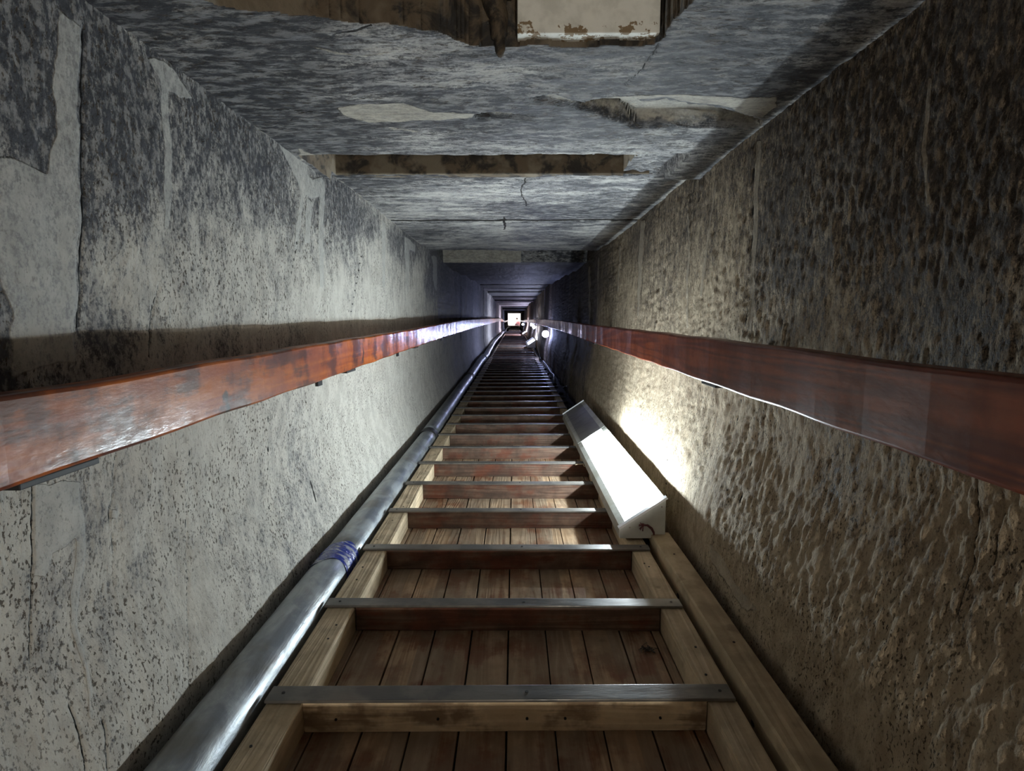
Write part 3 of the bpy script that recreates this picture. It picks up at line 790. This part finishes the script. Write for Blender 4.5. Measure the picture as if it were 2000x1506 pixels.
psec([(-.450, 5.50, .074), (-.450, 5.535, .074)], R_ + .001, 'joint_collar', 'blackc')
psec([(-.450, 5.60, .075), (-.450, 5.63, .075)], R_ + .001, 'joint_collar', 'blackc')
psec([(-.426, 7.66, .125), (-.425, 7.70, .126)], R_ + .003, 'joint_collar', 'pipe')
# tape
tb = MB(); nt = 48; rows = 9
rr = []
for i in range(rows):
    t = i / (rows - 1); ring = []
    for k in range(nt):
        a = 2 * math.pi * k / nt
        yv = 1.262 + t * .105 + .018 * math.sin(a + .6) * (1 if t in (0, 1) else 1) + (.007 * math.sin(3 * a) if i in (0, rows - 1) else 0)
        r2 = R_ + .0010 + .0009 * math.sin(a * 7 + i * 2.1)
        ring.append(tb.bm.verts.new((-.445 + .445 + r2 * math.sin(a), yv, .047 - .04 + r2 * math.cos(a))))
    rr.append(ring)
for i in range(rows - 1):
    for k in range(nt):
        f = tb.bm.faces.new((rr[i][k], rr[i][(k + 1) % nt], rr[i + 1][(k + 1) % nt], rr[i + 1][k])); f.smooth = True
t_ = tb.build('tape_wrap', M['tape'], pipe); t_['label'] = 'blue plastic tape'

# ------------------------------------------------------------------ cables
def curve_pts(P, n=10):
    P = [Vector(p) for p in P]; out = []
    for i in range(len(P) - 1):
        p0 = P[max(i - 1, 0)]; p1 = P[i]; p2 = P[i + 1]; p3 = P[min(i + 2, len(P) - 1)]
        for k in range(n):
            t = k / n
            out.append(.5 * ((2 * p1) + (-p0 + p2) * t + (2 * p0 - 5 * p1 + 4 * p2 - p3) * t * t + (-p0 + 3 * p1 - 3 * p2 + p3) * t ** 3))
    out.append(P[-1]); return out
o = MB().tube(curve_pts([(.465, 12.6, .60), (.462, 11.6, .50), (.44, 10.6, .30), (.425, 10.2, .14), (.42, 9.4, .04), (.41, 8.9, .03)]), .005, 8).build('cable', M['cable'])
tag(o, 'thin grey cable drooping down the right wall behind the largest globe lamp', 'cable')
o = MB().tube(curve_pts([(.425, 8.4, .03), (.43, 7.6, .035), (.435, 6.8, .02), (.44, 6.3, .03), (.42, 6.0, .04), (.41, 5.8, .02)]), .008, 8).build('cable', M['cable'])
tag(o, 'thick pale cable lying along foot of right wall below largest globe lamp', 'cable')
o = MB().tube(curve_pts([(.39, 4.2, .085), (.41, 4.5, .03), (.44, 4.7, .09), (.43, 5.0, .05), (.41, 5.15, .10), (.44, 5.35, .03)]), .004, 8).build('cable', M['blackc'])
tag(o, 'thin black cable tangled on floor by right wall beyond large lamp box', 'cable')
b = MB()
for k in range(3):
    pts = []
    for q in range(17):
        a = 2 * math.pi * q / 16; pts.append((.435 + .032 * math.cos(a), 10.4 + k * .5 + .1 * math.sin(a * .5), CZ - .062 + .075 * math.sin(a)))
    b.tube(pts, .005, 8)
tag(b.build('cable_coil', M['cable']), 'loops of pale cable wound round the right handrail near the globe lamps', 'cable')

# rubble at the foot of the right wall
def stone(x, y, r, label, mat='rubble', z=None):
    b = MB(); b.ball((0, 0, 0), r, 1.1, 1.4, .7, 2, .16, smooth=False); o = b.build('loose_stone', M[mat]); o.location = (x, y, (z if z is not None else 0) + r * .62)
    return tag(o, label, 'stone', 'stone scraps beside the walkway')
spots = [(.395, 3.55, .020), (.405, 3.85, .024), (.40, 4.35, .016), (.405, 4.85, .018), (.40, 5.55, .02), (.395, 6.15, .016), (.39, 6.6, .018), (.395, 7.2, .02)]
for x, y, r in spots: stone(x, y, r, 'small dark stone scrap in shade at foot of right wall beyond large lamp box')
for x, y, r in [(.433, 1.25, .006), (.435, .95, .007), (.434, .8, .006), (.434, 1.4, .006)]: stone(x, y, r, 'tiny dark stone crumb between long tan beam and right wall')
# tuft of dirt on the deck
b = MB()
for k in range(26):
    a = random.uniform(0, 6.28); d = random.uniform(0, .010)
    b.ball((d * math.cos(a) * 1.6, d * math.sin(a), random.uniform(.001, .006)), random.uniform(.0012, .0035), 1, 1, .8, 1, .2, False)
for k in range(10):
    a = random.uniform(0, 6.28); b.tube([(0, 0, .003), (.012 * math.cos(a), .010 * math.sin(a), random.uniform(.003, .012)), (.02 * math.cos(a + .5), .016 * math.sin(a + .5), random.uniform(.001, .006))], .0005, 5)
o = b.build('dirt_clump', M['rubble']); o.location = (.262, 1.035, .013); tag(o, 'small dark clump of dirt on the deck boards near right side rail', 'dirt')
b = MB()
b.tube([(0, 0, .001), (.03, .004, .003), (.052, .01, .002)], .0016, 6); b.tube([(.034, .005, .003), (.032, -.018, .002), (.036, -.03, .001)], .0013, 6)
px, py = zplane(1118, 894, .0705 + .001); o = b.build('wood_splinter', simple('pale_splinter', (.5, .4, .26), .8)); o.location = (.245, 2.225, .0715)
tag(o, 'pale forked wood splinter beside the lit part of large lamp box', 'splinter')

# ------------------------------------------------------------------ person sitting outside the mouth
def person():
    root = empty('person', (.30, 47.6, -.06))
    V = []; E = []; Rr = []
    def v(p, r): V.append(p); Rr.append(r); return len(V) - 1
    def chain(a, pts):
        for p, r in pts:
            b_ = v(p, r); E.append((a, b_)); a = b_
        return a
    pel = v((.05, 0, .13), (.14, .12))
    ch = chain(pel, [((.03, 0, .28), (.125, .105)), ((-.02, 0, .42), (.15, .11)), ((-.06, 0, .50), (.085, .075)), ((-.08, 0, .56), (.052, .05))])
    hd = chain(ch, [((-.10, 0, .62), (.068, .074)), ((-.11, 0, .70), (.078, .092)), ((-.105, 0, .765), (.055, .06))])
    chest = pel + 2
    for s_ in (-1, 1):
        hip = chain(pel, [((.02, s_ * .10, .12), (.095, .09)), ((-.20, s_ * .12, .30), (.066, .066)), ((-.22, s_ * .12, .16), (.056, .056)), ((-.24, s_ * .12, .03), (.036, .036)), ((-.33, s_ * .12, .02), (.03, .026))])
        sh = chain(chest, [((-.03, s_ * .17, .44), (.06, .06)), ((-.08, s_ * .20, .30), (.045, .045)), ((-.19, s_ * .15, .30), (.034, .034)), ((-.25, s_ * .11, .31), (.026, .02)), ((-.285, s_ * .10, .305), (.03, .014))])
        for q in range(4):
            ln = (.030, .036, .034, .026)[q]
            chain(sh, [((-.31, s_ * .10 + (q - 1.5) * .017, .303), (.0085, .0085)), ((-.31 - ln, s_ * .10 + (q - 1.5) * .018, .288), (.0075, .0075)), ((-.318 - ln, s_ * .10 + (q - 1.5) * .018, .270), (.006, .006))])
        chain(sh - 1, [((-.265, s_ * .10 - s_ * .03, .298), (.010, .010)), ((-.29, s_ * .10 - s_ * .045, .285), (.0085, .0085))])
    me = bpy.data.meshes.new('body'); me.from_pydata(V, E, [])
    o = link('body', me, [M['skin']], root)
    m = o.modifiers.new('skin', 'SKIN'); o.modifiers.new('sub', 'SUBSURF').levels = 1; o.modifiers['sub'].render_levels = 2
    for q, r in enumerate(Rr): me.skin_vertices[0].data[q].radius = r
    for q in range(len(V)): me.skin_vertices[0].data[q].use_root = (q == 0)
    # clothes: a loose pink top and dark trousers
    def shell(nm, pts, rs, mat, sx=1.0):
        b = MB(); P = []; Rq = []
        for i in range(len(pts) - 1):
            for k in range(4):
                t = k / 4; P.append([a + (c - a) * t for a, c in zip(pts[i], pts[i + 1])]); Rq.append(rs[i] + (rs[i + 1] - rs[i]) * t)
        P.append(pts[-1]); Rq.append(rs[-1]); b.tube(P, Rq, 20); return b.build(nm, mat, root)
    shell('shirt', [(.05, 0, .10), (.03, 0, .28), (-.02, 0, .42), (-.055, 0, .50)], [.165, .155, .175, .09], M['pink'])
    for s_ in (-1, 1):
        shell('sleeve', [(-.03, s_ * .15, .44), (-.08, s_ * .20, .30), (-.18, s_ * .155, .30)], [.07, .056, .044], M['pink'])
        shell('trouser_leg', [(.03, s_ * .09, .12), (-.20, s_ * .12, .30), (-.22, s_ * .12, .16), (-.24, s_ * .12, .04)], [.11, .08, .07, .055], M['trouser'])
        MB().ball((-.30, s_ * .12, .032), .05, 1.7, .75, .6, 3).build('shoe', M['iron'], root)
    MB().ball((-.095, 0, .715), .094, 1.05, .95, 1.08, 3).build('hair', M['hair'], root)
    f = MB()
    f.ball((-.185, 0, .675), .016, 1, .7, 1.1, 2); f.ball((-.165, .092, .69), .001, 1, 1, 1, 1); f.build('nose', M['skin'], root)
    for s_ in (-1, 1): MB().ball((-.178, s_ * .030, .70), .010, .6, 1, .8, 2).build('eye', M['iron'], root)
    MB().ball((-.178, 0, .635), .018, .4, 1.1, .35, 2).build('mouth', M['pink'], root)
    tag(root, 'person in pale pink top sitting just outside the bright opening', 'person')
M['skin'] = simple('skin', (.45, .28, .2), .6); M['pink'] = simple('pale_pink_cloth', (.20, .07, .08), .85)
M['trouser'] = simple('dark_cloth', (.10, .05, .06), .85); M['hair'] = simple('dark_hair', (.03, .02, .018), .6)
person()

# ------------------------------------------------------------------ daylight and view
w = bpy.data.worlds.new('world'); sc.world = w; w.use_nodes = True
bg = w.node_tree.nodes['Background']; bg.inputs[0].default_value = (1.0, .93, .95, 1); bg.inputs[1].default_value = 5
sc.view_settings.view_transform = 'Standard'; sc.view_settings.look = 'None'; sc.view_settings.gamma = 1
sc.view_settings.use_curve_mapping = False; sc.view_settings.exposure = 0.38
